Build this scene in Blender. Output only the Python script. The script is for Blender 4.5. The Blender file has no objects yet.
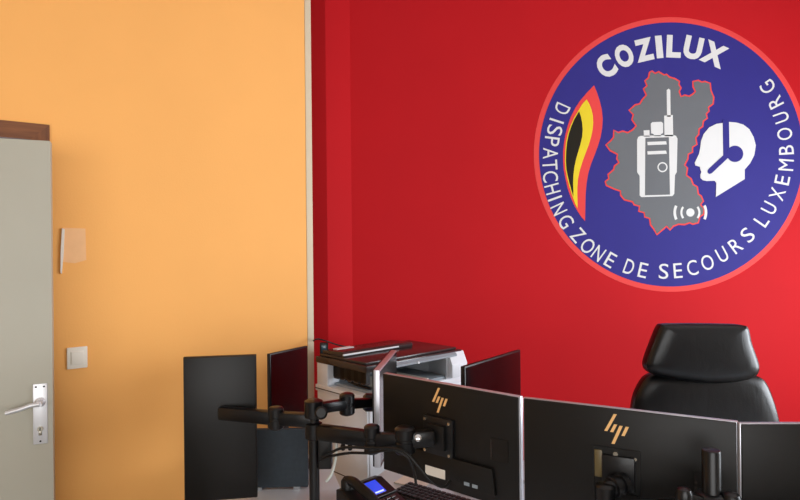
import bpy, bmesh, math, random
from mathutils import Vector, Matrix
random.seed(7)
S = bpy.context.scene
COL = S.collection
PI = math.pi

# ------------------------------------------------------------------ camera
F = 600.0                      # focal length in pixels of the 800 px frame
CAMZ = 1.62
ROLL = math.radians(0.55)
cam = bpy.data.objects.new('camera', bpy.data.cameras.new('camera'))
COL.objects.link(cam)
cam.data.sensor_width = 36.0
cam.data.lens = F / 800 * 36
cam.data.clip_start = 0.05
cam.matrix_world = Matrix.Translation((0, 0, CAMZ)) @ Matrix.Rotation(PI/2, 4, 'X') @ Matrix.Rotation(-ROLL, 4, 'Z')
S.camera = cam

# ------------------------------------------------------------------ world, lights, exposure
def srgb(r, g, b):
    def f(c):
        c /= 255.0
        return c/12.92 if c <= 0.04045 else ((c+0.055)/1.055)**2.4
    return (f(r), f(g), f(b), 1.0)

W = bpy.data.worlds.new('world'); S.world = W; W.use_nodes = True
bg = W.node_tree.nodes['Background']
bg.inputs[0].default_value = (0.75, 0.86, 1.0, 1); bg.inputs[1].default_value = 1.0

def area(name, loc, direction, sx, sy, power, color):
    d = bpy.data.lights.new(name, 'AREA'); d.shape = 'RECTANGLE'; d.size = sx; d.size_y = sy
    d.energy = power; d.color = color
    o = bpy.data.objects.new(name, d); COL.objects.link(o)
    o.location = loc
    o.rotation_euler = Vector(direction).to_track_quat('-Z', 'Y').to_euler()
    return o
# daylight entering through the window in the right-hand wall and the windows behind the photographer
area('window_right_offscreen', (3.21, 1.75, 1.45), (-1, 0.0, 0), 1.9, 1.3, 90, (0.90, 0.95, 1.0))
area('window_rear_offscreen', (-0.3, -2.49, 1.55), (0, 1, 0), 3.3, 1.5, 67, (1.0, 0.97, 0.93))
vs = S.view_settings
S.display_settings.display_device = 'sRGB'
vs.view_transform = 'Standard'; vs.look = 'None'; vs.gamma = 1.0; vs.use_curve_mapping = False
vs.exposure = 0.14

# ------------------------------------------------------------------ pixel helpers (image treated as 800 x 500)
def unroll(px, py):
    dx, dy = px-400, 250-py
    c, s = math.cos(ROLL), math.sin(ROLL)
    return dx*c + dy*s, -dx*s + dy*c
def at(px, py, Y):
    u, v = unroll(px, py)
    return Vector((u/F*Y, Y, CAMZ + v/F*Y))
def onz(px, py, z):
    u, v = unroll(px, py)
    Y = (z-CAMZ)*F/v
    return Vector((u/F*Y, Y, z))

# ------------------------------------------------------------------ materials
def mat(name, col, rough=0.6, metal=0.0, vary=0.06, scale=9.0, bump=0.0, bscale=60.0, spec=0.5, emit=None, estr=0.0, coat=0.0):
    m = bpy.data.materials.new(name); m.use_nodes = True
    nt = m.node_tree; b = nt.nodes['Principled BSDF']
    b.inputs['Roughness'].default_value = rough; b.inputs['Metallic'].default_value = metal
    b.inputs['Specular IOR Level'].default_value = spec
    b.inputs['Coat Weight'].default_value = coat
    tc = nt.nodes.new('ShaderNodeTexCoord')
    n = nt.nodes.new('ShaderNodeTexNoise'); n.inputs['Scale'].default_value = scale; n.inputs['Detail'].default_value = 4
    nt.links.new(tc.outputs['Object'], n.inputs['Vector'])
    r = nt.nodes.new('ShaderNodeValToRGB')
    lo = tuple(c*(1-vary) for c in col[:3])+(1,); hi = tuple(min(1, c*(1+vary)) for c in col[:3])+(1,)
    r.color_ramp.elements[0].position = 0.3; r.color_ramp.elements[0].color = lo
    r.color_ramp.elements[1].position = 0.7; r.color_ramp.elements[1].color = hi
    nt.links.new(n.outputs['Fac'], r.inputs['Fac']); nt.links.new(r.outputs['Color'], b.inputs['Base Color'])
    if bump:
        n2 = nt.nodes.new('ShaderNodeTexNoise'); n2.inputs['Scale'].default_value = bscale; n2.inputs['Detail'].default_value = 5
        nt.links.new(tc.outputs['Object'], n2.inputs['Vector'])
        bp = nt.nodes.new('ShaderNodeBump'); bp.inputs['Strength'].default_value = bump; bp.inputs['Distance'].default_value = 0.004
        nt.links.new(n2.outputs['Fac'], bp.inputs['Height']); nt.links.new(bp.outputs['Normal'], b.inputs['Normal'])
    if emit:
        b.inputs['Emission Color'].default_value = emit; b.inputs['Emission Strength'].default_value = estr
    return m

M = {}
M['red'] = mat('red_wall_paint', srgb(188, 17, 26), 0.72, vary=0.03, scale=2.0, bump=0.10, bscale=160, spec=0.2)
M['yellow'] = mat('yellow_wall_paint', srgb(250, 182, 102), 0.7, vary=0.03, scale=1.6, bump=0.12, bscale=140, spec=0.3)
M['white_wall'] = mat('white_wall_paint', srgb(225, 222, 214), 0.8, vary=0.02)
M['trim'] = mat('cream_trim_paint', srgb(214, 200, 172), 0.6, vary=0.05, scale=4)
M['floor'] = mat('grey_floor_vinyl', srgb(120, 116, 110), 0.6, vary=0.15, scale=30)
M['ceil'] = mat('ceiling_paint', srgb(232, 230, 226), 0.9, vary=0.02)
M['door'] = mat('door_laminate', srgb(180, 176, 160), 0.5, vary=0.025, scale=3)
M['steel'] = mat('brushed_steel', srgb(222, 223, 226), 0.4, metal=0.5, vary=0.05)
M['chrome'] = mat('chrome', srgb(225, 226, 230), 0.12, metal=1.0, vary=0.02)
M['switch'] = mat('switch_plastic', srgb(238, 232, 218), 0.4, vary=0.02)
M['paper_note'] = mat('faded_note_paper', srgb(246, 192, 138), 0.8, vary=0.05, scale=12)
M['white_paper'] = mat('white_paper', srgb(235, 228, 215), 0.8, vary=0.03)
M['black'] = mat('black_plastic', srgb(15, 14, 13), 0.42, spec=0.35, vary=0.12, scale=40, bump=0.05, bscale=500)
M['black_shell'] = mat('black_monitor_shell', srgb(18, 16, 14), 0.42, spec=0.3, vary=0.08, scale=6, bump=0.04, bscale=700)
M['black_metal'] = mat('black_powder_coated_metal', srgb(12, 12, 14), 0.32, spec=0.4, vary=0.1, scale=30, bump=0.05, bscale=400)
M['screen'] = mat('glossy_dark_screen', srgb(16, 12, 14), 0.12, vary=0.03, spec=0.9)
M['silver'] = mat('silver_bezel', srgb(196, 197, 204), 0.3, metal=0.55, vary=0.03)
M['copper'] = mat('copper_logo', srgb(252, 200, 132), 0.4, metal=0.15, vary=0.05)
M['screw'] = mat('zinc_screw', srgb(190, 186, 172), 0.25, metal=0.9)
M['leather'] = None
M['prn_white'] = mat('printer_white_plastic', srgb(226, 230, 236), 0.45, vary=0.02)
M['prn_grey'] = mat('printer_grey_plastic', srgb(140, 150, 158), 0.45, vary=0.03)
M['prn_dark'] = mat('printer_charcoal_plastic', srgb(52, 46, 46), 0.25, vary=0.06)
M['desk'] = mat('desk_laminate', srgb(205, 212, 220), 0.35, vary=0.03, scale=5)
M['desk_leg'] = mat('desk_leg_metal', srgb(150, 152, 155), 0.4, metal=0.7)
M['divider'] = mat('divider_fabric', srgb(50, 58, 65), 0.9, vary=0.12, scale=60, bump=0.2, bscale=600)
M['blue_lcd'] = mat('phone_lcd', srgb(40, 60, 190), 0.25, emit=srgb(50, 70, 210), estr=0.75)
M['lcd_white'] = mat('phone_lcd_white', srgb(200, 215, 250), 0.25, emit=srgb(180, 200, 255), estr=0.8)
M['teal_lcd'] = mat('sensor_dark_glass', srgb(52, 78, 92), 0.15, vary=0.2, scale=60)
M['white_cable'] = mat('white_cable_plastic', srgb(215, 222, 214), 0.5)
# decal inks
M['ink_blue'] = mat('decal_blue', srgb(48, 44, 128), 0.65, spec=0.2, vary=0.02)
M['ink_coral'] = mat('decal_coral', srgb(226, 70, 68), 0.65, spec=0.2, vary=0.02)
M['ink_grey'] = mat('decal_grey', srgb(105, 108, 112), 0.65, spec=0.2, vary=0.02)
M['ink_white'] = mat('decal_white', srgb(218, 219, 218), 0.65, spec=0.2, vary=0.015)
M['ink_yellow'] = mat('decal_yellow', srgb(230, 206, 44), 0.65, spec=0.2, vary=0.02)
M['ink_black'] = mat('decal_black', srgb(28, 24, 12), 0.65, spec=0.2, vary=0.02)
M['glass'] = None

def wood(name, sc, lo, hi):
    m = bpy.data.materials.new(name); m.use_nodes = True
    nt = m.node_tree; b = nt.nodes['Principled BSDF']; b.inputs['Roughness'].default_value = 0.5
    tc = nt.nodes.new('ShaderNodeTexCoord'); mp = nt.nodes.new('ShaderNodeMapping')
    mp.inputs['Scale'].default_value = sc
    n = nt.nodes.new('ShaderNodeTexNoise'); n.inputs['Scale'].default_value = 2.5; n.inputs['Detail'].default_value = 6
    r = nt.nodes.new('ShaderNodeValToRGB')
    r.color_ramp.elements[0].position = 0.3; r.color_ramp.elements[0].color = srgb(*lo)
    r.color_ramp.elements[1].position = 0.72; r.color_ramp.elements[1].color = srgb(*hi)
    nt.links.new(tc.outputs['Object'], mp.inputs[0]); nt.links.new(mp.outputs[0], n.inputs['Vector'])
    nt.links.new(n.outputs['Fac'], r.inputs['Fac']); nt.links.new(r.outputs[0], b.inputs['Base Color'])
    return m
M['wood'] = wood('brown_frame_wood', (2.0, 30, 30), (96, 54, 28), (138, 84, 46))
M['wood_jamb'] = wood('brown_frame_wood_upright', (30, 30, 2.0), (96, 54, 28), (138, 84, 46))
def leather():
    m = bpy.data.materials.new('black_leather'); m.use_nodes = True
    nt = m.node_tree; b = nt.nodes['Principled BSDF']
    b.inputs['Base Color'].default_value = srgb(10, 10, 12); b.inputs['Roughness'].default_value = 0.33; b.inputs['Specular IOR Level'].default_value = 0.4
    tc = nt.nodes.new('ShaderNodeTexCoord')
    v = nt.nodes.new('ShaderNodeTexVoronoi'); v.inputs['Scale'].default_value = 260
    mp = nt.nodes.new('ShaderNodeMapping'); mp.inputs['Scale'].default_value = (14, 8, 6.0)
    n = nt.nodes.new('ShaderNodeTexNoise'); n.inputs['Scale'].default_value = 1.2; n.inputs['Detail'].default_value = 3
    n.inputs['Distortion'].default_value = 0.6
    b1 = nt.nodes.new('ShaderNodeBump'); b1.inputs['Strength'].default_value = 0.15; b1.inputs['Distance'].default_value = 0.01
    b2 = nt.nodes.new('ShaderNodeBump'); b2.inputs['Strength'].default_value = 0.12; b2.inputs['Distance'].default_value = 0.001
    L = nt.links.new
    L(tc.outputs['Object'], v.inputs['Vector']); L(tc.outputs['Object'], mp.inputs[0]); L(mp.outputs[0], n.inputs['Vector'])
    L(n.outputs['Fac'], b1.inputs['Height']); L(v.outputs['Distance'], b2.inputs['Height'])
    L(b1.outputs['Normal'], b2.inputs['Normal']); L(b2.outputs['Normal'], b.inputs['Normal'])
    return m
M['leather'] = leather()
def glass():
    m = bpy.data.materials.new('window_glass'); m.use_nodes = True
    nt = m.node_tree; b = nt.nodes['Principled BSDF']
    b.inputs['Base Color'].default_value = (0.95, 0.98, 1, 1); b.inputs['Roughness'].default_value = 0.02
    b.inputs['Transmission Weight'].default_value = 1.0; b.inputs['IOR'].default_value = 1.02
    return m
M['glass'] = glass()

# ------------------------------------------------------------------ object helpers
def tag(o, label=None, cat=None, group=None, kind=None):
    if label: o['label'] = label
    if cat: o['category'] = cat
    if group: o['group'] = group
    if kind: o['kind'] = kind
    return o
def mesh_obj(name, me, m, parent=None, smooth=False):
    o = bpy.data.objects.new(name, me); COL.objects.link(o)
    if m is not None and not me.materials: me.materials.append(M[m] if isinstance(m, str) else m)
    if smooth:
        for p in me.polygons: p.use_smooth = True
    if parent is not None: o.parent = parent
    return o
def fin(name, bm, m, parent=None, smooth=False, auto=None):
    bmesh.ops.recalc_face_normals(bm, faces=bm.faces)
    me = bpy.data.meshes.new(name); bm.to_mesh(me); bm.free()
    o = mesh_obj(name, me, m, parent, smooth)
    if auto is not None:
        for p in me.polygons: p.use_smooth = True
        me.set_sharp_from_angle(angle=math.radians(auto))
    return o
def empty(name, loc=(0, 0, 0), rz=0.0):
    o = bpy.data.objects.new(name, None); COL.objects.link(o); o.empty_display_size = 0.05
    o.location = loc; o.rotation_euler = (0, 0, rz)
    return o
def bm_box(bm, x0, x1, y0, y1, z0, z1, bev=0.0, seg=2, mtx=None):
    r = bmesh.ops.create_cube(bm, size=1.0)
    vs_ = r['verts']
    for v in vs_:
        v.co = Vector(((x0+x1)/2+v.co.x*(x1-x0), (y0+y1)/2+v.co.y*(y1-y0), (z0+z1)/2+v.co.z*(z1-z0)))
    es = list({e for v in vs_ for e in v.link_edges})
    if bev:
        rr = bmesh.ops.bevel(bm, geom=es, offset=bev, segments=seg, profile=0.5, affect='EDGES')
        vs_ = list({v for f in rr['faces'] for v in f.verts} | {v for v in vs_ if v.is_valid})
    if mtx is not None:
        for v in vs_: v.co = mtx @ v.co
    return vs_
def box(name, x0, x1, y0, y1, z0, z1, m, parent=None, bev=0.0, seg=2):
    bm = bmesh.new(); bm_box(bm, x0, x1, y0, y1, z0, z1, bev, seg)
    return fin(name, bm, m, parent, auto=40 if bev else None)
def bm_cyl(bm, p, q, r, r2=None, n=20, cap=True):
    p, q = Vector(p), Vector(q); d = q-p
    r2 = r if r2 is None else r2
    ret = bmesh.ops.create_cone(bm, cap_ends=cap, segments=n, radius1=r, radius2=r2, depth=d.length)
    mt = Matrix.Translation((p+q)/2) @ d.to_track_quat('Z', 'Y').to_matrix().to_4x4()
    for v in ret['verts']: v.co = mt @ v.co
    return ret['verts']
def cyl(name, p, q, r, m, parent=None, r2=None, n=20):
    bm = bmesh.new(); bm_cyl(bm, p, q, r, r2, n)
    return fin(name, bm, m, parent, auto=40)
def lathe(name, p, q, prof, m, parent=None, n=24):
    """prof: list of (t along p-q in metres, radius)"""
    p, q = Vector(p), Vector(q); d = (q-p).normalized()
    mt = Matrix.Translation(p) @ d.to_track_quat('Z', 'Y').to_matrix().to_4x4()
    bm = bmesh.new(); rings = []
    for t, r in prof:
        rings.append([bm.verts.new(mt @ Vector((r*math.cos(2*PI*k/n), r*math.sin(2*PI*k/n), t))) for k in range(n)])
    for a, b in zip(rings, rings[1:]):
        for k in range(n): bm.faces.new((a[k], a[(k+1) % n], b[(k+1) % n], b[k]))
    bm.faces.new(rings[0]); bm.faces.new(rings[-1])
    return fin(name, bm, m, parent, auto=35)
def smooth_path(pts, n=8):
    pts = [Vector(p) for p in pts]; out = []
    for i in range(len(pts)-1):
        p0 = pts[max(i-1, 0)]; p1 = pts[i]; p2 = pts[i+1]; p3 = pts[min(i+2, len(pts)-1)]
        for k in range(n):
            t = k/n
            out.append(0.5*((2*p1)+(p2-p0)*t+(2*p0-5*p1+4*p2-p3)*t*t+(3*p1-p0-3*p2+p3)*t**3))
    out.append(pts[-1]); return out
def tube(name, pts, r, m, parent=None, n=8, sm=8):
    P = smooth_path(pts, sm) if sm else [Vector(p) for p in pts]
    bm = bmesh.new(); rings = []
    for i, p in enumerate(P):
        d = (P[min(i+1, len(P)-1)]-P[max(i-1, 0)]).normalized()
        mt = d.to_track_quat('Z', 'Y').to_matrix()
        rings.append([bm.verts.new(p+mt @ Vector((r*math.cos(2*PI*k/n), r*math.sin(2*PI*k/n), 0))) for k in range(n)])
    for a, b in zip(rings, rings[1:]):
        for k in range(n): bm.faces.new((a[k], a[(k+1) % n], b[(k+1) % n], b[k]))
    bm.faces.new(rings[0]); bm.faces.new(rings[-1])
    return fin(name, bm, m, parent, auto=60)
def prism(name, poly, y0, y1, m, parent=None, plane='XZ', bev=0.0):
    """extrude a 2D polygon; plane XZ -> along Y, XY -> along Z, YZ -> along X"""
    bm = bmesh.new()
    def P(a, b, c):
        return {'XZ': (a, c, b), 'XY': (a, b, c), 'YZ': (c, a, b)}[plane]
    A = [bm.verts.new(P(a, b, y0)) for a, b in poly]; B = [bm.verts.new(P(a, b, y1)) for a, b in poly]
    n = len(poly)
    for k in range(n): bm.faces.new((A[k], A[(k+1) % n], B[(k+1) % n], B[k]))
    bm.faces.new(A); bm.faces.new(B)
    if bev:
        bmesh.ops.bevel(bm, geom=list(bm.edges), offset=bev, segments=2, profile=0.5, affect='EDGES')
    return fin(name, bm, m, parent, auto=40 if bev else None)

# ================================================================== SETTING
RY = 3.50                       # red wall
CEIL = 3.35
def struct(o): o['kind'] = 'structure'; return o
YA = math.radians(37)           # yellow wall heading
J = at(52, 300, 2.30); J.z = 0  # a point of the yellow wall beside the door frame
yd = Vector((math.cos(YA), math.sin(YA), 0)); yn = Vector((math.sin(YA), -math.cos(YA), 0))   # along the wall / towards the room
def wall_t(px, py=300):         # distance along the yellow wall at which image column px is met
    u, v = unroll(px, py); k = u/F
    return (k*J.y - J.x)/(yd.x - k*yd.y)
T_END = wall_t(312.5)
struct(box('floor', -4.2, 3.35, -2.7, RY+0.2, -0.12, 0, 'floor'))
struct(box('ceiling', -4.2, 3.35, -2.7, RY+0.2, CEIL, CEIL+0.12, 'ceil'))
struct(box('wall_back', -1.3, 3.35, RY, RY+0.12, 0, CEIL, 'red'))
# yellow wall in its own frame: x along the wall, -y towards the room
T_L = -4.1
wl = empty('wall_left', (J.x, J.y, 0), YA); struct(wl)
D0, D1, DH = -0.98, -0.035, 2.08           # door opening
box('wall_panel', T_L, D0, 0, 0.12, 0, CEIL, 'yellow', wl)
box('wall_panel', D1, T_END, 0, 0.12, 0, CEIL, 'yellow', wl)
box('wall_panel', D0, D1, 0, 0.12, DH, CEIL, 'yellow', wl)
tr = empty('trim_1', (J.x, J.y, 0), YA); struct(tr)
box('corner_strip', T_END-0.030, T_END+0.004, -0.004, 0.124, 0, CEIL, 'trim', tr, bev=0.002)
# red pier in the corner
P0, P1, P2 = at(300, 250, RY-0.03), at(327.5, 250, RY-0.08), at(352, 250, RY)
struct(prism('trim_2', [(P0.x, RY+0.01), (P0.x, RY-0.03), (P1.x, RY-0.08), (P2.x, RY), (P2.x, RY+0.01)], 0, CEIL, 'red', None, plane='XY'))
# side wall with window, rear wall with window
def wall_with_hole(name, axis, c0, c1, a0, a1, h0, h1, z0, z1, far='white_wall'):
    e = empty(name); struct(e)
    def b(u0, u1, w0, w1, m='white_wall'):
        if axis == 'X': box('wall_panel', c0, c1, u0, u1, w0, w1, m, e)
        else: box('wall_panel', u0, u1, c0, c1, w0, w1, m, e)
    b(a0, h0, 0, CEIL); b(h1, a1, 0, CEIL, far); b(h0, h1, 0, z0); b(h0, h1, z1, CEIL)
wall_with_hole('wall_right', 'X', 3.2, 3.32, -2.6, RY, 0.75, 2.75, 0.75, 2.15, 'red')  # unseen end panel made red, added to tint the glossy screen's reflection
wall_with_hole('wall_rear', 'Y', -2.6, -2.48, -4.1, 3.2, -2.0, 1.4, 0.75, 2.35)
wj = J + yd*T_L
struct(box('wall_side', -4.2, wj.x+0.12, -2.6, wj.y+0.05, 0, CEIL, 'white_wall'))
def window(name, axis, c, u0, u1, z0, z1, npan):
    e = empty(name); struct(e)
    def b(nm, a0, a1, w0, w1, m, t=0.03):
        if axis == 'X': box(nm, c-t, c+t, a0, a1, w0, w1, m, e)
        else: box(nm, a0, a1, c-t, c+t, w0, w1, m, e)
    fw = 0.05
    b('window_frame', u0, u1, z0, z0+fw, 'switch'); b('window_frame', u0, u1, z1-fw, z1, 'switch')
    st = (u1-u0)/npan
    for k in range(npan+1):
        x = u0+k*st; x = min(max(x, u0+fw/2), u1-fw/2)
        b('mullion', x-fw/2, x+fw/2, z0+fw, z1-fw, 'switch')
    for k in range(npan):
        b('pane', u0+k*st+fw/2, u0+(k+1)*st-fw/2, z0+fw, z1-fw, 'glass', 0.004)
window('window_1', 'X', 3.26, 0.75, 2.75, 0.75, 2.15, 2)
window('window_2', 'Y', -2.54, -2.0, 1.4, 0.75, 2.35, 3)

# ------------------------------------------------------------------ door (ajar) with mitred brown frame
dr = empty('door_1', (J.x, J.y, 0), YA); struct(dr)
tag(dr, 'grey beige door standing ajar in a mitred brown wood frame', None)
FW = 0.062; FX0, FX1, FZ = D0-0.02, -0.004, 2.110
prism('frame_head', [(FX0, FZ), (FX1, FZ), (FX1-FW, FZ-FW), (FX0+FW, FZ-FW)], -0.012, 0.10, 'wood', dr)
prism('frame_jamb', [(FX1, FZ), (FX1, 0), (FX1-FW, 0), (FX1-FW, FZ-FW)], -0.012, 0.10, 'wood_jamb', dr)
prism('frame_jamb', [(FX0, FZ), (FX0+FW, FZ-FW), (FX0+FW, 0), (FX0, 0)], -0.012, 0.10, 'wood_jamb', dr)
# leaf hinged at the far left
hinge = Vector((FX0+0.03, -0.014, 0)); OPEN = math.radians(14.0)
LT, LH = 0.040, 2.004
_h = Matrix.Translation((J.x, J.y, 0)) @ Matrix.Rotation(YA, 4, 'Z') @ hinge
_d = Vector((math.cos(YA-OPEN), math.sin(YA-OPEN), 0)); _f = _h+Vector((_d.y, -_d.x, 0))*LT
_k = unroll(51.3, 300)[0]/F; LW = (_k*_f.y-_f.x)/(_d.x-_k*_d.y)
leaf = box('door_leaf', 0, LW, -LT, 0, 0.01, LH, 'door', dr, bev=0.002)
leaf.location = hinge; leaf.rotation_euler = (0, 0, -OPEN)
box('edge_strip', LW-0.001, LW+0.0015, -LT+0.001, -0.001, 0.012, LH-0.002, 'door', leaf)
# handle set: find leaf-local x for image column
def leaf_local(px, py):
    """intersection of the image ray with the leaf face, in leaf coordinates"""
    mw = Matrix.Translation((J.x, J.y, 0)) @ Matrix.Rotation(YA, 4, 'Z') @ Matrix.Translation(hinge) @ Matrix.Rotation(-OPEN, 4, 'Z')
    inv = mw.inverted(); o = inv @ Vector((0, 0, CAMZ)); p = inv @ at(px, py, 2.0); d = p-o
    t = (-LT-o.y)/d.y
    return o+d*t
c0 = leaf_local(40.5, 413.5)
hx, hz = c0.x, c0.z
pl = box('handle_plate', hx-0.0215, hx+0.0215, -LT-0.006, -LT, hz-0.102, hz+0.102, 'steel', leaf, bev=0.002)
lv = hz+0.040
cyl('handle_neck', (hx, -LT-0.002, lv), (hx, -LT-0.05, lv), 0.011, 'steel', leaf)
tube('lever', [(hx+0.004, -LT-0.050, lv+0.002), (hx-0.02, -LT-0.052, lv+0.001), (hx-0.05, -LT-0.05, lv-0.008), (hx-0.092, -LT-0.045, lv-0.018)], 0.0075, 'steel', leaf, n=12)
lathe('rose', (hx, -LT-0.004, lv), (hx, -LT-0.02, lv), [(0, 0.016), (0.006, 0.016), (0.010, 0.012)], 'steel', leaf)
kz = hz-0.050
cyl('lock_cylinder', (hx, -LT-0.004, kz), (hx, -LT-0.012, kz), 0.009, 'screw', leaf)
box('lock_cylinder_tail', hx-0.005, hx+0.005, -LT-0.011, -LT-0.004, kz-0.022, kz-0.004, 'screw', leaf, bev=0.002)
box('key_slot', hx-0.0012, hx+0.0012, -LT-0.0126, -LT-0.0115, kz-0.006, kz+0.006, 'black', leaf)
for dx in (-0.012, 0.012):
    for dz in (0.092,):
        cyl('screw', (hx+dx, -LT-0.005, hz+dz), (hx+dx, -LT-0.008, hz+dz), 0.003, 'black', leaf, n=10)
cyl('screw', (hx, -LT-0.005, hz-0.092), (hx, -LT-0.008, hz-0.092), 0.003, 'black', leaf, n=10)

# ------------------------------------------------------------------ light switch + faded note on the yellow wall
def wall_local(px, py):
    u, v = unroll(px, py); t = wall_t(px, py); Y = J.y+yd.y*t
    return t, CAMZ+v/F*Y
sw_t, sw_z = wall_local(77, 357.5)
sw = empty('light_switch', J+yd*sw_t+Vector((0, 0, sw_z)), YA)
tag(sw, 'cream square light switch on the yellow wall beside the door', 'light switch')
box('cover_plate', -0.036, 0.036, -0.009, 0.0, -0.042, 0.042, 'switch', sw, bev=0.003)
box('recess_ring', -0.0235, 0.0235, -0.0105, -0.008, -0.027, 0.027, 'switch', sw, bev=0.001)
rk = box('rocker', -0.021, 0.021, -0.0135, -0.010, -0.0245, 0.0245, 'switch', sw, bev=0.0015)
rk.rotation_euler = (math.radians(2.5), 0, 0)
n_t, n_z = wall_local(66, 250)
note = empty('wall_note', J+yd*n_t+Vector((0, 0, n_z)), YA)
tag(note, 'small faded paper note with a curled white edge on the yellow wall', 'paper note')
prism('note_sheet', [(-0.012, 0.086), (0.068, 0.084), (0.070, -0.040), (0.03, -0.052), (-0.012, -0.046)], -0.0022, -0.0002, 'paper_note', note)
prism('curled_edge', [(-0.014, 0.084), (-0.005, 0.080), (-0.009, -0.010), (-0.016, -0.092), (-0.021, -0.085), (-0.019, 0.0)], -0.0100, -0.0015, 'white_paper', note)

# ================================================================== WALL DECAL
DC = at(671, 154.5, RY); DC.y = RY
PX = RY/F                                    # metres per pixel on the red wall
dec = empty('wall_decal', DC)
tag(dec, 'large round blue dispatch emblem with coral rim on the red wall', 'wall emblem')
def dpx(px, py):                             # image pixel -> decal plane (metres, unrolled)
    p = at(px, py, RY); return (p.x-DC.x, p.z-DC.z)
def layer(name, poly, k, m, parent=dec, h=0.0009):
    return prism(name, poly, -(0.0008+k*0.0009)-h*0.2, -0.0003, m, parent)
def disc(name, cx, cz, r, k, m, n=96, parent=dec):
    return layer(name, [(cx+r*math.cos(2*PI*i/n), cz+r*math.sin(2*PI*i/n)) for i in range(n)], k, m, parent)
disc('rim', 0, 0, 137.3*PX, 0, 'ink_coral', 160)
disc('blue_field', 0, 0, 132.0*PX, 1, 'ink_blue', 160)
def crop(x0, y0, s): return lambda pts: [dpx(x0+a/s, y0+b/s) for a, b in pts]
cm = crop(590, 60, 2.777)
map_pts = [(165,35),(172,31),(180,38),(190,33),(205,42),(212,40),(220,48),(235,52),(248,60),(246,68),(252,78),(247,88),(252,102),(262,98),(275,101),(285,95),(292,88),(286,75),(285,60),(300,57),(310,62),(318,60),(333,65),(335,85),(343,104),(341,122),(328,132),(330,142),(322,150),(325,162),(314,170),(312,185),(302,192),(301,207),(293,216),(296,235),(284,242),(284,256),(272,262),(271,275),(262,292),(270,300),(267,320),(280,330),(286,346),(297,352),(300,372),(308,378),(314,392),(306,402),(316,412),(315,428),(304,436),(300,452),(285,456),(276,452),(262,457),(245,456),(230,462),(222,472),(212,462),(205,468),(185,485),(176,468),(168,458),(165,440),(152,436),(150,424),(135,420),(137,406),(122,402),(118,394),(95,388),(85,376),(84,364),(66,358),(45,348),(42,338),(52,330),(50,318),(65,305),(68,294),(80,285),(74,274),(76,262),(56,252),(44,236),(56,226),(65,215),(66,195),(78,202),(90,198),(104,202),(117,195),(128,183),(116,166),(120,152),(108,140),(125,125),(138,122),(145,110),(156,98),(148,80),(158,72),(152,58),(162,50)]
mp = cm(map_pts)
cxm = sum(p[0] for p in mp)/len(mp); czm = sum(p[1] for p in mp)/len(mp)
# coral border: grow outline along its normals
def grow(poly, d):
    n = len(poly); out = []
    ar = sum(poly[i][0]*poly[(i+1) % n][1]-poly[(i+1) % n][0]*poly[i][1] for i in range(n))
    sgn = 1 if ar > 0 else -1
    for i in range(n):
        a, c = Vector(poly[i-1]), Vector(poly[(i+1) % n]); t = (c-a).normalized()
        out.append((poly[i][0]+t.y*d*sgn, poly[i][1]-t.x*d*sgn))
    return out
def poly_layer(name, poly, k, m):            # concave-safe (triangulated) layer
    bm = bmesh.new(); y1 = -0.0003; y0 = -(0.0010+k*0.0009)
    A = [bm.verts.new((a, y0, b)) for a, b in poly]; B = [bm.verts.new((a, y1, b)) for a, b in poly]
    n = len(poly)
    for i in range(n): bm.faces.new((A[i], A[(i+1) % n], B[(i+1) % n], B[i]))
    f1 = bm.faces.new(A); bm.normal_update()
    bmesh.ops.triangulate(bm, faces=[f1], ngon_method='EAR_CLIP')
    return fin(name, bm, m, dec)
poly_layer('map_outline', grow(mp, 0.85*PX), 2, 'ink_coral')
poly_layer('map_area', grow(mp, -0.75*PX), 3, 'ink_grey')
# radio
poly_layer('radio_body', cm([(130,222),(133,214),(140,211),(230,208),(238,211),(242,219),(240,312),(235,320),(233,372),(228,378),(142,381),(137,376),(137,322),(130,312)]), 4, 'ink_white')
poly_layer('radio_face', cm([(153,217),(218,215),(221,374),(152,376)]), 5, 'ink_grey')
for yy in (226, 252):
    poly_layer('speaker_slot', cm([(158,yy+2),(210,yy),(212,yy+9),(159,yy+11)]), 6, 'ink_white')
ctr = cm([(200, 298)])[0]
disc('button_ring', ctr[0], ctr[1], 14/2.777*PX, 6, 'ink_white', 32)
disc('button', ctr[0], ctr[1], 10.3/2.777*PX, 7, 'ink_grey', 32)
poly_layer('antenna_base', cm([(205,155),(229,153),(230,212),(206,212)]), 4, 'ink_white')
poly_layer('antenna', cm([(212,84),(217,80),(222,84),(223,158),(213,158)]), 4, 'ink_white')
poly_layer('knob', cm([(168,177),(172,173),(197,172),(202,176),(202,203),(196,206),(196,212),(176,212),(176,206),(169,204)]), 4, 'ink_white')
poly_layer('knob', cm([(148,196),(164,195),(165,213),(149,213)]), 4, 'ink_white')
# head with headset
ch = crop(680, 100, 4.167)
poly_layer('head', ch([(178,96),(150,100),(120,115),(97,143),(86,172),(83,200),(78,225),(60,262),(63,273),(82,279),(84,292),(88,300),(83,312),(84,325),(93,334),(110,338),(143,337),(150,346),(148,404),(268,330),(268,290),(290,265),(308,230),(314,190),(305,155),(287,122),(262,103),(235,95),(205,92)]), 4, 'ink_white')
poly_layer('headband', ch([(176,84),(202,84),(204,200),(204,235),(178,232)]), 5, 'ink_blue')
ec = ch([(227, 225)])[0]; disc('ear_cup', ec[0], ec[1], 34/4.167*PX, 6, 'ink_blue', 40)
mic = [(188,222),(204,236),(130,306),(121,309),(113,303),(113,294),(118,287)]
poly_layer('microphone', ch(mic), 6, 'ink_blue')
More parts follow.
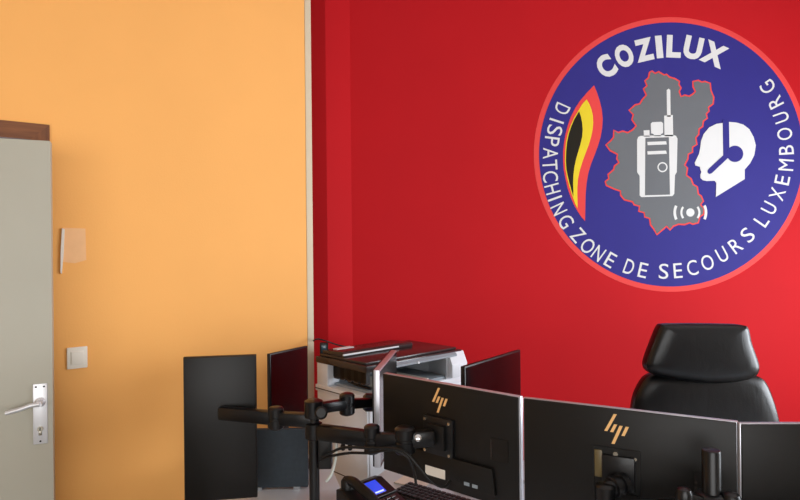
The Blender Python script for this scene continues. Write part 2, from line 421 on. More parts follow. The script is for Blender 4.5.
# flame
cf = crop(530, 80, 3.333)
poly_layer('flame', cf([(213,18),(224,46),(232,70),(239,100),(242,130),(240,160),(235,190),(226,220),(215,250),(203,280),(194,310),(188,345),(185,380),(184,425),(183,470),(172,458),(160,440),(146,416),(135,390),(125,361),(118,330),(112,300),(110,270),(110,240),(113,210),(118,180),(126,150),(136,122),(150,95),(166,70),(188,44)]), 2, 'ink_coral')
poly_layer('flame_yellow', cf([(188,65),(197,80),(204,98),(209,120),(210,142),(208,166),(203,190),(195,217),(185,243),(174,273),(165,303),(159,332),(157,362),(158,428),(150,412),(140,385),(131,356),(123,325),(118,298),(116,270),(117,238),(120,205),(126,178),(135,152),(146,127),(160,104),(173,82)]), 3, 'ink_yellow')
poly_layer('flame_black', cf([(163,105),(169,122),(173,142),(175,166),(173,190),(167,216),(159,242),(152,268),(147,292),(144,317),(143,342),(144,388),(136,362),(127,327),(121,299),(119,270),(120,238),(123,208),(129,180),(137,155),(148,130)]), 4, 'ink_black')
# signal
sc_ = dpx(690, 212.5)
disc('signal_dot', sc_[0], sc_[1], 4.1*PX, 4, 'ink_white', 28)
def arc(r, w, a0, a1):
    pts = []
    n = 14
    for i in range(n+1):
        a = math.radians(a0+(a1-a0)*i/n); pts.append((sc_[0]+(r+w/2)*PX*math.cos(a), sc_[1]+(r+w/2)*PX*math.sin(a)))
    for i in range(n, -1, -1):
        a = math.radians(a0+(a1-a0)*i/n); pts.append((sc_[0]+(r-w/2)*PX*math.cos(a), sc_[1]+(r-w/2)*PX*math.sin(a)))
    poly_layer('signal_arc', pts, 4, 'ink_white')
for r, w, sp in ((9.0, 2.0, 38), (15.6, 2.6, 26)):
    arc(r, w, -sp, sp); arc(r, w, 180-sp, 180+sp)
# lettering
LETTERS = {}
def letter_mesh(chh, bold):
    key = (chh, bold)
    if key in LETTERS: return LETTERS[key]
    cu = bpy.data.curves.new('letter', 'FONT'); cu.body = chh; cu.size = 1.0; cu.align_x = 'LEFT'
    cu.extrude = 0.5; cu.offset = 0.052 if bold else 0.0; cu.resolution_u = 4
    o = bpy.data.objects.new('tmp', cu); COL.objects.link(o)
    dg = bpy.context.evaluated_depsgraph_get(); dg.update()
    me = bpy.data.meshes.new_from_object(o.evaluated_get(dg)); bpy.data.objects.remove(o)
    me.name = 'letter'
    xs = [v.co.x for v in me.vertices]; ys = [v.co.y for v in me.vertices]
    cxx, cyy = (min(xs)+max(xs))/2, (min(ys)+max(ys))/2
    w, h = max(xs)-min(xs), max(ys)-min(ys)
    for v in me.vertices: v.co.x -= cxx; v.co.y -= cyy
    me.materials.clear(); me.materials.append(M['ink_white'])
    LETTERS[key] = (me, w, h); return LETTERS[key]
CAP = letter_mesh('E', False)[2]; CAPB = letter_mesh('E', True)[2]
def put_letter(chh, ang, x, z, height, bold, inward, sx):
    me, w, h = letter_mesh(chh, bold); s = height*PX/(CAPB if bold else CAP)
    o = bpy.data.objects.new('letter', me); COL.objects.link(o); o.parent = dec
    up = ang+PI if inward else ang           # direction of the letter's up
    rot = up-PI/2
    # letter XY plane -> decal XZ plane, facing -Y
    o.matrix_local = Matrix.Translation((x, -0.0022, z)) @ Matrix.Rotation(-rot, 4, 'Y') @ Matrix.Rotation(PI/2, 4, 'X') @ Matrix.Diagonal((s*sx, s, 0.0012, 1))
def px_text(text, pts, height, bold, inward, sx):
    cx0, cz0 = dpx(669, 157)
    for c, (a, b) in zip(text.replace(' ', ''), pts):
        wpx = sx[c]; me, w, h = letter_mesh(c, bold); x, z = dpx(a, b)
        put_letter(c, math.atan2(z-cz0, x-cx0), x, z, height, bold, inward, wpx/(w*height/(CAPB if bold else CAP)))
px_text('DISPATCHING ZONE DE SECOURS LUXEMBOURG',
    [(562,109), (556.6,121), (554.6,130.4), (551.8,141.5), (550.4,153.5), (549.8,165), (550.2,176.6), (552.3,189), (554.8,198.5), (558.7,209), (565.8,221.5),
     (577.8,235.2), (587.6,246), (598.3,253.4), (610.3,260), (629,266.9), (642.8,270.2), (663.5,271.3), (677.7,270.6), (692.2,267.8), (707.2,262.5), (722,254.5), (735.3,245.5), (747.3,235),
     (761.3,220.5), (769,208), (777,194), (782,180), (785.8,165), (786,150), (784.4,134), (781,117.5), (775,102.3), (767.5,87)], 14.8, False, True,
    dict(D=9.3, I=2.0, S=9.6, P=9.0, A=11, T=10, C=10.6, H=9.2, N=9.6, G=11, Z=10, O=12, E=8.6, U=9.6, R=10, L=8, X=11, M=11.2, B=9.2))
px_text('COZILUX', [(606,66.5), (624,56), (644,50), (659,47), (673.6,46.5), (693,48), (714,54.3)], 22.6, True, False,
    dict(C=17, O=17.6, Z=18.5, I=6.6, L=14.5, U=18.5, X=24))

# ================================================================== PRINTER (copier in the corner)
A = at(317, 384, 2.866); B = at(364, 397, 2.61)
du = (B-A); du.z = 0; ULEN = 0.37; du.normalize()
ang = math.atan2(du.y, du.x)
cp = empty('copier', (A.x, A.y, 0), ang)     # local x: along the left face, local y: back along the front
tag(cp, 'white and charcoal office copier standing in the red corner', 'copier')
VL = 0.62
box('lower_body', 0, ULEN, 0, VL, 0.05, 0.968, 'prn_white', cp, bev=0.006)
box('plinth', 0.02, ULEN-0.02, 0.02, VL-0.02, 0, 0.05, 'prn_dark', cp)
box('tray_lip', -0.006, ULEN+0.006, -0.006, VL+0.004, 0.955, 0.985, 'prn_white', cp, bev=0.004)
box('lip_groove', -0.0065, ULEN*0.72, -0.0075, 0.0, 0.966, 0.970, 'prn_dark', cp)
for z in (0.60, 0.40, 0.20):
    box('drawer_gap', 0.0, ULEN+0.0012, -0.0012, VL+0.0, z-0.002, z+0.002, 'prn_dark', cp)
# paper drawers on the front
for z0, z1 in ((0.61, 0.945), (0.41, 0.59), (0.21, 0.39)):
    d = box('paper_drawer', ULEN, ULEN+0.006, 0.01, VL-0.01, z0, z1, 'prn_white', cp, bev=0.003)
    box('drawer_grip', ULEN+0.005, ULEN+0.009, 0.2, 0.42, z1-0.04, z1-0.02, 'prn_dark', d)
# columns that carry the scanner, open tray between
box('corner_column', 0.0, 0.085, 0.0, 0.07, 0.984, 1.092, 'prn_white', cp, bev=0.004)
prism('rear_column', [(0.0, VL-0.08), (0.0, VL), (ULEN, VL), (ULEN, VL-0.11), (0.20, VL-0.06)], 0.984, 1.090, 'prn_white', cp, plane='XY')
box('back_panel', 0.0, 0.05, 0.07, VL-0.07, 0.984, 1.09, 'prn_grey', cp)
prism('end_cowl', [(ULEN-0.02, 0.99), (ULEN+0.03, 0.99), (ULEN+0.03, 1.055), (ULEN+0.004, 1.112), (ULEN-0.02, 1.112)], VL-0.10, VL+0.012, 'prn_white', cp, bev=0.003)
bm = bmesh.new()
for k in range(5): bm_box(bm, 0.09+k*0.05, 0.125+k*0.05, 0.03, 0.06, 1.02, 1.085, 0.003, 1)
fin('roller_unit', bm, 'prn_dark', cp)
box('inner_housing', 0.09, ULEN-0.04, 0.03, 0.05, 1.03, 1.09, 'black', cp)
box('output_tray', 0.07, ULEN-0.01, 0.04, VL-0.09, 0.985, 0.998, 'prn_grey', cp, bev=0.003)
paper = box('paper_sheet', 0.12, ULEN-0.015, 0.10, 0.40, 0.999, 1.003, 'white_paper', cp)
tube('paper_guide', [(0.17, 0.06, 1.012), (0.26, 0.05, 1.008), (0.33, 0.06, 1.004)], 0.006, 'black', cp)
# scanner unit and lid
box('scanner_unit', -0.004, ULEN+0.004, -0.004, VL, 1.088, 1.118, 'prn_dark', cp, bev=0.004)
prism('scanner_edge', [(ULEN+0.003, 1.088), (ULEN+0.016, 1.092), (ULEN+0.016, 1.100), (ULEN+0.003, 1.112)], 0.12, VL-0.05, 'prn_grey', cp)
box('scanner_lid', 0.01, ULEN-0.015, 0.01, VL-0.02, 1.119, 1.130, 'prn_dark', cp, bev=0.003)
prism('document_feeder', [(0.02, 1.130), (0.02, 1.146), (0.17, 1.154), (0.185, 1.146), (0.185, 1.130)], 0.02, VL-0.16, 'prn_dark', cp, bev=0.002)
box('feeder_edge', 0.183, 0.191, 0.015, 0.36, 1.138, 1.145, 'prn_white', cp, bev=0.001)
box('feeder_label', 0.05, 0.085, 0.06, 0.16, 1.147, 1.1525, 'prn_white', cp)
box('lid_handle', 0.24, 0.34, 0.0, 0.012, 1.104, 1.112, 'prn_white', cp, bev=0.001)
cyl('white_dot', (ULEN+0.016, 0.30, 1.096), (ULEN+0.02, 0.30, 1.096), 0.006, 'prn_white', cp)  # small white disc on the scanner edge
# small sensor box on the copier and its black cable
sp = at(320, 358, 2.84); top = 1.118
sn = empty('sensor_box', (sp.x+0.012, 2.90, top), 0.1)
tag(sn, 'small dark glossy device standing on the back of the copier', 'device')
box('sensor_body', -0.02, 0.02, -0.014, 0.014, 0, 0.058, 'black', sn, bev=0.003)
box('sensor_face', -0.013, 0.013, -0.0155, -0.0135, 0.012, 0.046, 'teal_lcd', sn, bev=0.0005)
cb = tube('black_cable', [at(313, 341, 2.93), at(318, 339, 2.94), at(326, 341, 2.98), at(338, 345, 3.02), at(352, 347.5, 3.06), at(365, 347, 3.08)], 0.0035, 'black')
tag(cb, 'thin black cable running from the small device over the copier', 'cable')

# ================================================================== DESKS
def desk(name, label, poly, legs):
    e = empty(name, (poly[0][0], poly[0][1], 0)); ox, oy = poly[0]
    tag(e, label, 'desk')
    prism('desk_top', [(a-ox, b-oy) for a, b in poly], 0.712, 0.74, 'desk', e, plane='XY', bev=0.002)
    for lx, ly in legs:
        cyl('leg', (lx-ox, ly-oy, 0), (lx-ox, ly-oy, 0.714), 0.028, 'desk_leg', e)
    return e
desk('desk', 'pale desk carrying the curved row of monitors',
     [(-0.215, 1.15), (1.9, 1.15), (1.9, 1.86), (0.66, 1.86), (0.52, 2.50), (-0.07, 2.40), (-0.215, 2.08)],
     [(-0.14, 1.22), (1.8, 1.22), (1.8, 1.78), (0.42, 2.38), (0.0, 2.3)])
desk('side_desk', 'pale side desk under the two black monitors by the yellow wall',
     [(-0.66, 1.30), (-0.235, 1.30), (-0.235, 2.25), (-0.34, 2.62), (-0.66, 2.50)],
     [(-0.6, 1.38), (-0.3, 1.38), (-0.38, 2.5), (-0.6, 2.4)])

# ================================================================== MONITORS
def hp_bars(mon, cx, cz, y, s):
    """four slanted copper strokes; coordinates measured in fifths of a pixel on the front monitor"""
    bars = [((276, 15), (228, 108)), ((277, 68), (257, 110)), ((304, 72), (263, 170)), ((334, 73), (313, 122))]
    for (x1, y1), (x0, y0) in bars:
        w = 8
        pts = [(x0-w, y0), (x0+w, y0), (x1+w, y1), (x1-w, y1)]
        prism('logo_bar', [((a-281)*s+cx, -(b-92)*s+cz) for a, b in pts], y-0.0012, y+0.0004, 'copper', mon)
def monitor(name, label, pl_, pr_, ztop, h, group=None, T=0.015, mount='plate', logo=True, buttons=True, sticker=False, housing=True, rim='silver', cx=0.0, shell='black_shell'):
    pl_, pr_ = Vector(pl_), Vector(pr_); d = pr_-pl_; d.z = 0
    w = d.length; a = math.atan2(d.y, d.x)
    base = Vector(((pl_.x+pr_.x)/2, (pl_.y+pr_.y)/2, ztop-h))
    e = empty(name, base, a); tag(e, label, 'monitor', group)
    yb = 0.0                                   # back of the shell at y=0, screen at +T
    box('bezel', -w/2, w/2, yb+0.0015, T, 0, h, rim, e, bev=0.002)
    box('back_shell', -w/2+0.0025, w/2-0.003, yb-0.004, yb+0.003, 0.002, h-0.0016, shell, e, bev=0.002)
    s = box('screen', -w/2+0.006, w/2-0.006, T-0.002, T+0.0008, 0.008, h-0.006, 'screen', e)
    box('chin', -w/2+0.004, w/2-0.004, T-0.001, T+0.0012, 0.0015, 0.012, 'black', e)
    mz = h-0.155
    if housing:
        prism('rear_housing', [(-w*0.36, 0.03), (w*0.36, 0.03), (w*0.34, h*0.33), (-w*0.34, h*0.33)], yb-0.016, yb-0.003, 'black_shell', e, bev=0.003)
        for k in range(3): box('port', w*0.10+k*0.028, w*0.10+k*0.028+0.018, yb-0.0175, yb-0.015, h*0.12, h*0.15, 'prn_grey' if k else 'black', e)
    if mount == 'plate':
        m_ = box('mount_plate', cx-0.056, cx+0.056, yb-0.016, yb-0.003, mz-0.060, mz+0.056, 'black_metal', e, bev=0.004)
        for sx in (-0.045, 0.045):
            for sz in (-0.048, 0.045):
                cyl('screw', (cx+sx, yb-0.015, mz+sz), (cx+sx, yb-0.021, mz+sz), 0.0045, 'screw', m_, n=12)
        box('mount_bracket', cx-0.03, cx+0.034, yb-0.03, yb-0.014, mz-0.036, mz+0.036, 'black', m_, bev=0.003)
    elif mount == 'recess':
        # square frame around a sunk bay
        t = 0.005; q = 0.057
        for bx in ((-q, q, mz+q-t, mz+q), (-q, q, mz-q, mz-q+t), (-q, -q+t, mz-q+t, mz+q-t), (q-t, q, mz-q+t, mz+q-t)):
            box('bay_edge', cx+bx[0], cx+bx[1], yb-0.008, yb-0.003, bx[2], bx[3], 'black', e)
        box('bay_floor', cx-q+t, cx+q-t, yb-0.0055, yb-0.0035, mz-q+t, mz+q-t, 'black', e)
        box('release_tab', cx-q+t+0.001, cx-q+t+0.020, yb-0.010, yb-0.005, mz-0.02, mz+q-t-0.004, 'release', e, bev=0.002)
        m_ = box('mount_plate', cx-0.033, cx+0.045, yb-0.014, yb-0.005, mz-0.044, mz+0.040, 'black_metal', e, bev=0.004)
        cyl('screw', (cx, yb-0.006, mz+q-0.014), (cx, yb-0.010, mz+q-0.014), 0.006, 'screw', m_, n=12)
        cyl('screw', (cx+0.046, yb-0.006, mz+q-0.020), (cx+0.046, yb-0.010, mz+q-0.020), 0.004, 'screw', m_, n=12)
    if logo: hp_bars(e, cx+0.002, h-0.051, yb-0.004, 0.00048)
    if buttons:
        b_ = box('button_panel', w/2-0.092, w/2-0.034, yb-0.0055, yb-0.0035, h-0.187, h-0.125, 'black', e)
        for k in range(4): box('button', w/2-0.089, w/2-0.084, yb-0.0075, yb-0.005, h-0.178+k*0.012, h-0.178+k*0.012+0.007, 'prn_dark', b_)
    if sticker:
        st = box('serial_sticker', -0.064, 0.010, yb-0.0172, yb-0.0155, h*0.112, h*0.20, 'white_paper', e)
        st.rotation_euler = (0, 0, 0)
    return e
M['release'] = mat('tan_release_tab', srgb(96, 82, 48), 0.4)
ZT = 1.222
G = 'monitors curved around the office chair'
m1l, m1r = onz(383, 373, ZT), onz(519.5, 397, ZT)
mon1 = monitor('monitor', 'black backed monitor with copper logo and white serial sticker, on the double arm', m1l, m1r, ZT, 0.312, G, sticker=True, T=0.019, cx=-0.018)
m2l, m2r = onz(523, 397.5, ZT), onz(738, 422, ZT)
mon2 = monitor('monitor', 'black backed monitor with copper logo and a square mounting bay, before the office chair', m2l, m2r, ZT, 0.30, G, mount='recess', housing=False, cx=-0.014)
m3l = onz(740, 423.5, ZT); m3r = m3l+Vector((0.52, -0.015, 0))
mon3 = monitor('monitor', 'black backed monitor with silver top edge, beyond the arm pole and square bay monitor', m3l, m3r, ZT, 0.30, G, logo=True, housing=False)
m0n, m0f = onz(373, 370, ZT), onz(391, 350, ZT)
mon0 = monitor('monitor', 'monitor with a bright silver side edge, between the copier and the sticker monitor', m0f, m0n, ZT, 0.325, G, T=0.022, logo=False, buttons=False, housing=False)
m5n, m5f = onz(461, 366, ZT), onz(517, 349.3, ZT)
mon5 = monitor('monitor', 'dark glossy screen reflecting the red wall, right of the copier', m5f, m5n, ZT, 0.31, G, logo=False, buttons=False, housing=False, mount='none', rim='black')
ML = 'black monitors by the yellow wall'
ZL = at(183, 357.5, 2.0).z; l1a = onz(183, 357.5, ZL); l1b = onz(256, 354.8, ZL)
monL = monitor('monitor', 'upright black monitor on the side desk by the yellow wall', l1a, l1b, ZL, 0.485, ML, logo=False, buttons=False, housing=False, T=0.02, rim='black', mount='none')
l2n, l2f = onz(267, 353.5, ZT), onz(305, 345.5, ZT)
monL2 = monitor('monitor', 'black monitor with a dark maroon reflecting screen, between upright monitor and cream corner strip', l2f, l2n, ZT, 0.30, ML, logo=False, buttons=False, housing=False, mount='none', rim='black')

# stands for the two free-standing screens
def stand(e, h_drop):
    """column and foot as parts of the monitor; local z=0 is the panel's lower edge"""
    z0 = 0.74-e.location.z
    box('stand_column', -0.03, 0.03, -0.05, -0.018, z0+0.008, 0.14, 'black_metal', e, bev=0.004)
    box('stand_head', -0.05, 0.05, -0.03, -0.002, 0.09, 0.19, 'black_metal', e, bev=0.004)
    box('stand_foot', -0.11, 0.11, -0.10, 0.08, z0, z0+0.012, 'black_metal', e, bev=0.004)
stand(mon5, 0); stand(monL2, 0)

# ================================================================== MONITOR ARMS
def joint(name, p, h, r, m, parent):
    """vertical knuckle with rounded ends, p = centre"""
    p = Vector(p)
    return lathe(name, p-Vector((0, 0, h/2)), p+Vector((0, 0, h/2)),
                 [(0, r*0.55), (0.003, r*0.85), (0.008, r), (h*0.42, r), (h*0.45, r*0.9), (h*0.55, r*0.9), (h*0.58, r), (h-0.008, r), (h-0.003, r*0.85), (h, r*0.55)], m, parent)
def beam(name, p, q, w, h, m, parent):
    p, q = Vector(p), Vector(q); d = q-p; L = d.length
    bm = bmesh.new()
    bm_box(bm, 0, L, -w/2, w/2, -h/2, h/2, min(w, h)*0.28, 2)
    x = d.normalized(); y = Vector((0, 0, 1)).cross(x).normalized(); z = x.cross(y)
    mt = Matrix(((x.x, y.x, z.x, p.x), (x.y, y.y, z.y, p.y), (x.z, y.z, z.z, p.z), (0, 0, 0, 1)))
    for v in bm.verts: v.co = mt @ v.co
    return fin(name, bm, m, parent, auto=40)
def back_point(mon, y=-0.03, dz=0.0, dx=0.0, h=0.312):
    c, s = math.cos(mon.rotation_euler.z), math.sin(mon.rotation_euler.z)
    return Vector((mon.location.x+c*dx-s*y, mon.location.y+s*dx+c*y, mon.location.z+h-0.155+dz))
def rel(o, *ps):
    return [Vector(p)-o.location for p in ps]

pa = at(314, 440, 1.90)
armA = empty('arm_stand', (pa.x, pa.y, 0.74))
tag(armA, 'black double monitor arm on a pole between the copier and upright monitor', 'monitor arm')
def RA(p): return Vector(p)-armA.location
z_hi = at(318, 407, 1.92).z; z_lo = at(330, 431, 1.9).z
cyl('pole', (0, 0, 0.01), (0, 0, z_hi+0.02-0.74), 0.0165, 'black_metal', armA)
lathe('pole_foot', (0, 0, 0), (0, 0, 0.05), [(0, 0.055), (0.010, 0.055), (0.014, 0.03), (0.05, 0.022)], 'black_metal', armA)
box('clamp_box', 0.015, 0.056, -0.02, 0.03, z_lo-0.74-0.115, z_lo-0.74+0.01, 'black', armA, bev=0.004)
lathe('pole_collar', (0, 0, z_lo-0.74-0.025), (0, 0, z_lo-0.74+0.03), [(0, 0.02), (0.004, 0.027), (0.05, 0.027), (0.054, 0.02)], 'black_metal', armA)
lathe('pole_collar', (0, 0, z_hi-0.74-0.03), (0, 0, z_hi-0.74+0.03), [(0, 0.02), (0.004, 0.029), (0.055, 0.029), (0.06, 0.018)], 'black_metal', armA)
# upper arm to the edge-on monitor
bp0 = back_point(mon0, -0.03, 0, 0, 0.325)
bp0 = back_point(mon0, -0.022, at(368, 405, 2.1).z-bp0.z, 0.06, 0.325)
el = at(347, 404, 2.02)
beam('upper_arm', (0, 0, z_hi-0.74), RA(el), 0.034, 0.036, 'black_metal', armA)
joint('arm_joint', RA(el), 0.075, 0.026, 'black_metal', armA)
beam('upper_arm', RA(el), RA(bp0), 0.030, 0.034, 'black_metal', armA)
lathe('arm_head', RA(bp0+Vector((-0.04, 0, 0))), RA(bp0+Vector((0.012, 0, 0))), [(0, 0.024), (0.01, 0.032), (0.045, 0.032), (0.052, 0.03)], 'black_metal', armA)
# lower arm to the logo monitor
j1 = at(372, 439, 1.80); bp1 = back_point(mon1, -0.028, 0.0, -0.018)
kn = at(405, 440, 1.76)
beam('lower_arm', (0, 0, z_lo-0.74), RA(j1), 0.036, 0.050, 'black_metal', armA)
joint('arm_joint', RA(j1), 0.088, 0.024, 'black_metal', armA)
beam('lower_arm', RA(j1), RA(kn), 0.030, 0.042, 'black_metal', armA)
joint('arm_joint', RA(kn), 0.082, 0.030, 'black_metal', armA)
beam('arm_head', RA(kn), RA(bp1), 0.040, 0.050, 'black_metal', armA)
lathe('tension_bolt', RA(at(418, 438, 1.735)), RA(at(418, 438, 1.70)), [(0, 0.010), (0.008, 0.010), (0.010, 0.006)], 'chrome', armA)
lathe('tension_knob', RA(at(321, 413, 1.86)), RA(at(321, 413, 1.80)), [(0, 0.012), (0.006, 0.020), (0.028, 0.020), (0.033, 0.014)], 'black', armA)
# arm reaching left to the upright monitor
bpL = back_point(monL, -0.02, 0, 0, 0.485)
elL = at(276, 418, 1.93); zl = elL.z
beam('left_arm', (0, 0, zl-0.74), RA(elL), 0.034, 0.045, 'black_metal', armA)
joint('arm_joint', RA(elL), 0.075, 0.025, 'black_metal', armA)
beam('left_arm', RA(elL), RA(Vector((bpL.x, bpL.y, zl))), 0.034, 0.045, 'black_metal', armA)
for px in (343, 350):
    p = at(px, 447, 1.84); joint('cable_clip', RA(p), 0.02, 0.008, 'black', armA)
# cables
def cable(name, label, pts, r, m):
    o = tube(name, pts, r, m, n=8, sm=10); tag(o, label, 'cable'); return o
cable('black_cable', 'black cable looping below the double monitor arm to the logo monitor',
      [at(322, 457, 1.86), at(332, 452, 1.82), at(345, 447.5, 1.79), at(368, 448, 1.76), at(396, 449, 1.72), at(408, 455, 1.70), at(420, 468, 1.69), at(432, 482, 1.685), at(444, 487, 1.69), at(450, 481, 1.71)], 0.0042, 'black')
cable('black_cable', 'black cable strung low from the arm pole to its middle joint',
      [at(320, 460, 1.87), at(332, 456, 1.84), at(350, 453, 1.81), at(370, 453, 1.78), at(392, 450, 1.74), at(408, 458, 1.73), at(414, 472, 1.73), at(416, 484, 1.74)], 0.0042, 'black')
cable('white_cable', 'pale cable hanging beside the copier behind the arm pole',
      [at(337, 432, 2.16), at(336, 455, 2.15), at(334, 466, 2.14), at(331, 475, 2.13), at(326, 482, 2.12)], 0.005, 'white_cable')

# second pole in front of the middle monitor
pb = at(711.5, 470, 1.27)
armB = empty('arm_stand', (pb.x, pb.y, 0.74))
tag(armB, 'black monitor arm pole with round collar before the square bay monitor', 'monitor arm')
def RB(p): return Vector(p)-armB.location
ptop = at(711.5, 449.5, 1.27).z; zc = at(711, 497, 1.27).z
lathe('pole', (0, 0, 0.005), (0, 0, 2), [(0, 0.0188), (ptop-0.74-0.009, 0.0188), (ptop-0.74-0.006, 0.0175), (ptop-0.74-0.005, 0.015)], 'black_metal', armB, n=28)
lathe('pole_foot', (0, 0, 0), (0, 0, 0.05), [(0, 0.06), (0.012, 0.06), (0.016, 0.035), (0.05, 0.026)], 'black_metal', armB)
lathe('pole_collar', (0, 0, zc-0.74-0.04), (0, 0, zc-0.74+0.01), [(0, 0.028), (0.005, 0.036), (0.040, 0.036), (0.046, 0.032), (0.050, 0.022)], 'black_metal', armB, n=28)
for px, py, r in ((684, 489, 0.017), (731, 494, 0.020)):
    p = RB(at(px, py, 1.25))
    lathe('collar_knob', p-Vector((0, 0, 0.03)), p+Vector((0, 0, 1)), [(0, r*0.6), (0.006, r), (0.022, r), (0.030, r*0.8), (0.034, r*0.35)], 'black_metal', armB)
    beam('knob_bridge', p-Vector((0, 0, 0.015)), Vector((0, 0, zc-0.755)), 0.026, 0.022, 'black_metal', armB)
bp2 = back_point(mon2, -0.060, -0.030, -0.030, 0.30)
zB = at(608, 512, bp2.y).z
beam('arm_beam', Vector((0, 0, zc-0.757)), RB(Vector((bp2.x, bp2.y, zB))), 0.034, 0.040, 'black_metal', armB)
joint('arm_joint', RB(Vector((bp2.x, bp2.y, (zB+bp2.z)/2))), abs(bp2.z-zB)+0.034, 0.024, 'black_metal', armB)
nb = back_point(mon2, -0.012, -0.022, 0.006, 0.30)
lathe('arm_head', RB(bp2), RB(nb), [(0, 0.016), (0.006, 0.020), (0.02, 0.020), (0.022, 0.0255), (0.034, 0.0255), (0.037, 0.020), (0.045, 0.020), (0.047, 0.0255), ((nb-bp2).length, 0.0255)], 'black_metal', armB)
bp3 = back_point(mon3, -0.025, 0, 0, 0.30)
beam('arm_beam', Vector((0, 0, zc-0.80)), RB(Vector((bp3.x, bp3.y-0.05, zc-0.06))), 0.034, 0.040, 'black_metal', armB)
joint('arm_joint', RB(Vector((bp3.x, bp3.y-0.045, zc-0.03))), 0.10, 0.027, 'black_metal', armB)
beam('arm_head', RB(Vector((bp3.x, bp3.y-0.045, bp3.z))), RB(bp3), 0.036, 0.04, 'black_metal', armB)

# ================================================================== DESK ITEMS
dv = empty('desk_divider', onz(278, 489.5, 0.74), math.radians(2))
tag(dv, 'low grey blue fabric divider standing on the side desk', 'desk divider')
dwid = 0.222
box('divider_panel', -dwid/2, dwid/2, 0, 0.022, 0.006, 0.222, 'divider', dv, bev=0.003)
for s in (-1, 1): box('divider_foot', s*0.07-0.012, s*0.07+0.012, -0.004, 0.05, 0, 0.01, 'desk_leg', dv)

# desk telephone
ph = empty('desk_telephone', (at(376, 486, 2.06).x, 2.03, 0.74), math.radians(45))
tag(ph, 'black desk telephone with a lit blue display and handset', 'telephone')
# local: x right, -y towards its user, tilted face
tilt = math.radians(27)
prism('phone_base', [(-0.085, 0), (0.095, 0), (0.095, 0.072), (0.070, 0.076), (-0.085, 0.016)], -0.095, 0.085, 'black', ph, plane='YZ', bev=0.003)
fm = Matrix.Translation((0, -0.085, 0.017)) @ Matrix.Rotation(math.atan2(0.060, 0.155), 4, 'X')
def on_face(name, x0, x1, y0, y1, z0, z1, m, par, bev=0.001):
    bm = bmesh.new(); bm_box(bm, x0, x1, y0, y1, z0, z1, bev, 1, fm); return fin(name, bm, m, par)
on_face('display_frame', -0.018, 0.082, 0.075, 0.158, 0, 0.006, 'black', ph)
lc = on_face('display', -0.008, 0.045, 0.088, 0.150, 0.004, 0.0075, 'blue_lcd', ph, 0.0003)
on_face('soft_key_line', 0.0, 0.038, 0.092, 0.098, 0.0072, 0.0080, 'lcd_white', lc, 0)
for r_ in range(4):
    for c_ in range(3):
        on_face('key', -0.004+c_*0.024, 0.014+c_*0.024, 0.008+r_*0.016, 0.019+r_*0.016, 0, 0.004, 'prn_dark', ph, 0.0008)
hs = tube('handset', [(-0.058, -0.080, 0.052), (-0.060, -0.045, 0.074), (-0.060, 0.0, 0.088), (-0.060, 0.045, 0.100), (-0.058, 0.082, 0.094)], 0.017, 'black', ph, n=14)
for yy, zz in ((-0.074, 0.045), (0.076, 0.088)):
    lathe('handset_cup', (-0.058, yy, zz-0.022), (-0.058, yy, zz+0.02), [(0, 0.019), (0.006, 0.024), (0.03, 0.024), (0.040, 0.017)], 'black', hs)
# keyboard partly hidden behind the logo monitor
kb = empty('keyboard', (0.11, 2.10, 0.74), math.radians(-38))
tag(kb, 'black keyboard lying on the desk behind the logo monitor', 'keyboard')
box('keyboard_body', -0.15, 0.15, -0.06, 0.06, 0, 0.014, 'prn_dark', kb, bev=0.003)
kme = None
for r_ in range(5):
    for c_ in range(14):
        if kme is None:
            k0 = box('key', -0.0085, 0.0085, -0.0085, 0.0085, 0, 0.007, 'black', kb, bev=0.0015); kme = k0.data
        else: k0 = mesh_obj('key', kme, 'black', kb)
        k0.location = (-0.134+c_*0.0206, -0.043+r_*0.0213, 0.0135)
pp = empty('paper_stack', (0.04, 2.27, 0.74), math.radians(-30))
for k in range(3):
    box('sheet', -0.06+k*0.002, 0.06+k*0.003, -0.04-k*0.002, 0.04, k*0.002, k*0.002+0.0018, 'white_paper', pp)
tag(pp, 'few white paper sheets on the desk behind the telephone', 'paper')

# ================================================================== OFFICE CHAIR
CY = 2.28
cc = at(703, 380, CY)
ch_ = empty('office_chair', (cc.x, CY, 0))
tag(ch_, 'black leather office chair with a wide headrest against the red wall', 'office chair')
def pillow(name, outline, thick, y0, m, parent, sag=0.0, edge=0.35, rings=7):
    """closed cushion: outline (x,z) list; bulges towards -y (front)"""
    cx = sum(p[0] for p in outline)/len(outline); cz = sum(p[1] for p in outline)/len(outline)
    bm = bmesh.new(); n = len(outline)
    def ring(s, y):
        return [bm.verts.new((cx+(a-cx)*s, y, cz+(b-cz)*s)) for a, b in outline]
    prof = [(0.90, 0.5), (0.975, 0.40), (1.0, 0.22), (1.0, -0.05), (0.985, -0.22), (0.95, -0.34), (0.87, -0.43), (0.70, -0.48), (0.4, -0.5)]
    rs = [ring(s, y0+t*thick) for s, t in prof]
    for a, b in zip(rs, rs[1:]):
        for k in range(n): bm.faces.new((a[k], a[(k+1) % n], b[(k+1) % n], b[k]))
    bm.faces.new(rs[0])
    c = bm.verts.new((cx, y0-0.505*thick, cz))
    for k in range(n): bm.faces.new((rs[-1][k], rs[-1][(k+1) % n], c))
    return fin(name, bm, m, parent, smooth=True)
def cpx(px, py, y=0.0):
    p = at(px, py, CY+y); return (p.x-cc.x, p.z)
def dense(pts, n=5):
    v = [Vector((a, 0, b)) for a, b in pts]; v = v[-1:]+v+v[:2]
    out = []
    for i in range(1, len(v)-2):
        p0, p1, p2, p3 = v[i-1], v[i], v[i+1], v[i+2]
        for k in range(n):
            t = k/n; q_ = 0.5*((2*p1)+(p2-p0)*t+(2*p0-5*p1+4*p2-p3)*t*t+(3*p1-p0-3*p2+p3)*t**3)
            out.append((q_.x, q_.z))
    return out
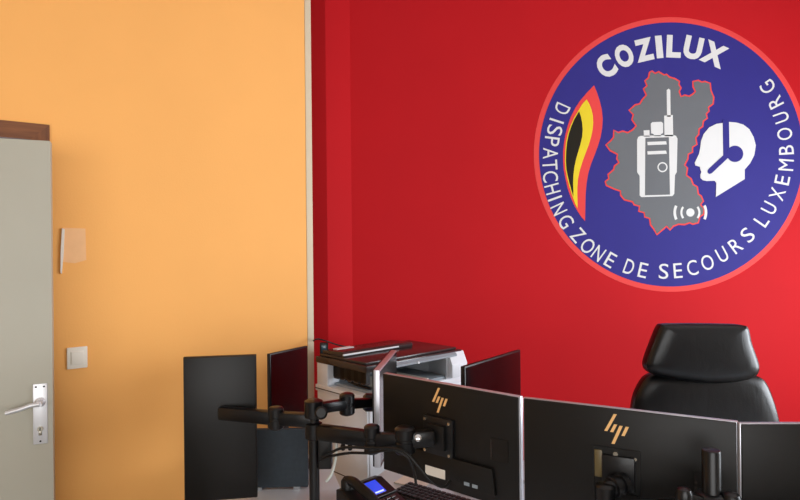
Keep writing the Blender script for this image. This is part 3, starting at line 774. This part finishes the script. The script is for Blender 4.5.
head = dense([cpx(*p, -0.06) for p in [(659, 326.5), (664, 324.2), (680, 323.8), (703, 323.8), (726, 324.2), (741, 325.0), (746.5, 328), (750, 343), (756, 360), (757.5, 369), (753, 376), (738, 380.5), (715, 382.5), (692, 381.5), (668, 378), (651, 373.5), (645, 367), (646.5, 358), (652, 343)]])
hr = pillow('headrest', head, 0.085, -0.055, 'leather', ch_)
back = dense([cpx(*p, -0.005) for p in [(650, 374.5), (670, 371), (705, 370), (738, 371.5), (757, 376), (765, 382), (772, 398), (778, 420), (784, 455), (788, 500), (790, 540), (780, 560), (705, 566), (632, 560), (622, 540), (624, 500), (628, 455), (633, 405), (640, 385)]])
bk = pillow('backrest', back, 0.09, 0.0, 'leather', ch_)
# piping on both rims
def ring_tube(name, outline, y, r, m, parent, sc):
    cx = sum(p[0] for p in outline)/len(outline); cz = sum(p[1] for p in outline)/len(outline)
    pts = [(cx+(a-cx)*sc, y, cz+(b-cz)*sc) for a, b in outline]; pts.append(pts[0])
    return tube(name, pts, r, m, parent, n=6, sm=0)
ring_tube('piping', back, -0.012, 0.0035, 'leather', bk, 0.985)
ring_tube('piping', head, -0.072, 0.0025, 'leather', hr, 0.985)
box('headrest_post', -0.05, 0.05, -0.01, 0.03, 1.08, 1.22, 'black', ch_, bev=0.006)
bm = bmesh.new(); bm_box(bm, -0.26, 0.26, -0.50, 0.02, 0.44, 0.54, 0.04, 4)
fin('seat', bm, 'leather', ch_, auto=50)
for s in (-1, 1):
    tube('armrest', [(s*0.29, -0.02, 0.50), (s*0.31, -0.02, 0.60), (s*0.31, -0.08, 0.655), (s*0.31, -0.25, 0.660), (s*0.31, -0.32, 0.62), (s*0.29, -0.32, 0.50)], 0.018, 'black', ch_, n=10)
    beam('armrest_link', (s*0.2, -0.17, 0.47), (s*0.30, -0.32, 0.51), 0.03, 0.02, 'black', ch_)
    beam('armrest_link', (s*0.2, -0.10, 0.47), (s*0.30, -0.02, 0.51), 0.03, 0.02, 'black', ch_)
cyl('gas_column', (0, -0.22, 0.10), (0, -0.22, 0.45), 0.028, 'black_metal', ch_)
box('tilt_mechanism', -0.09, 0.09, -0.32, -0.10, 0.40, 0.445, 'black_metal', ch_, bev=0.006)
for k in range(5):
    a = 2*PI*k/5+0.3; ex, ey = 0.30*math.cos(a), -0.22+0.30*math.sin(a)
    lg = beam('base_leg', (0, -0.22, 0.115), (ex, ey, 0.085), 0.045, 0.03, 'black_metal', ch_)
    cyl('caster', (ex-0.02*math.sin(a), ey+0.02*math.cos(a), 0.032), (ex+0.02*math.sin(a), ey-0.02*math.cos(a), 0.032), 0.032, 'black', lg)
    cyl('caster_stem', (ex, ey, 0.03), (ex, ey, 0.085), 0.008, 'black_metal', lg)
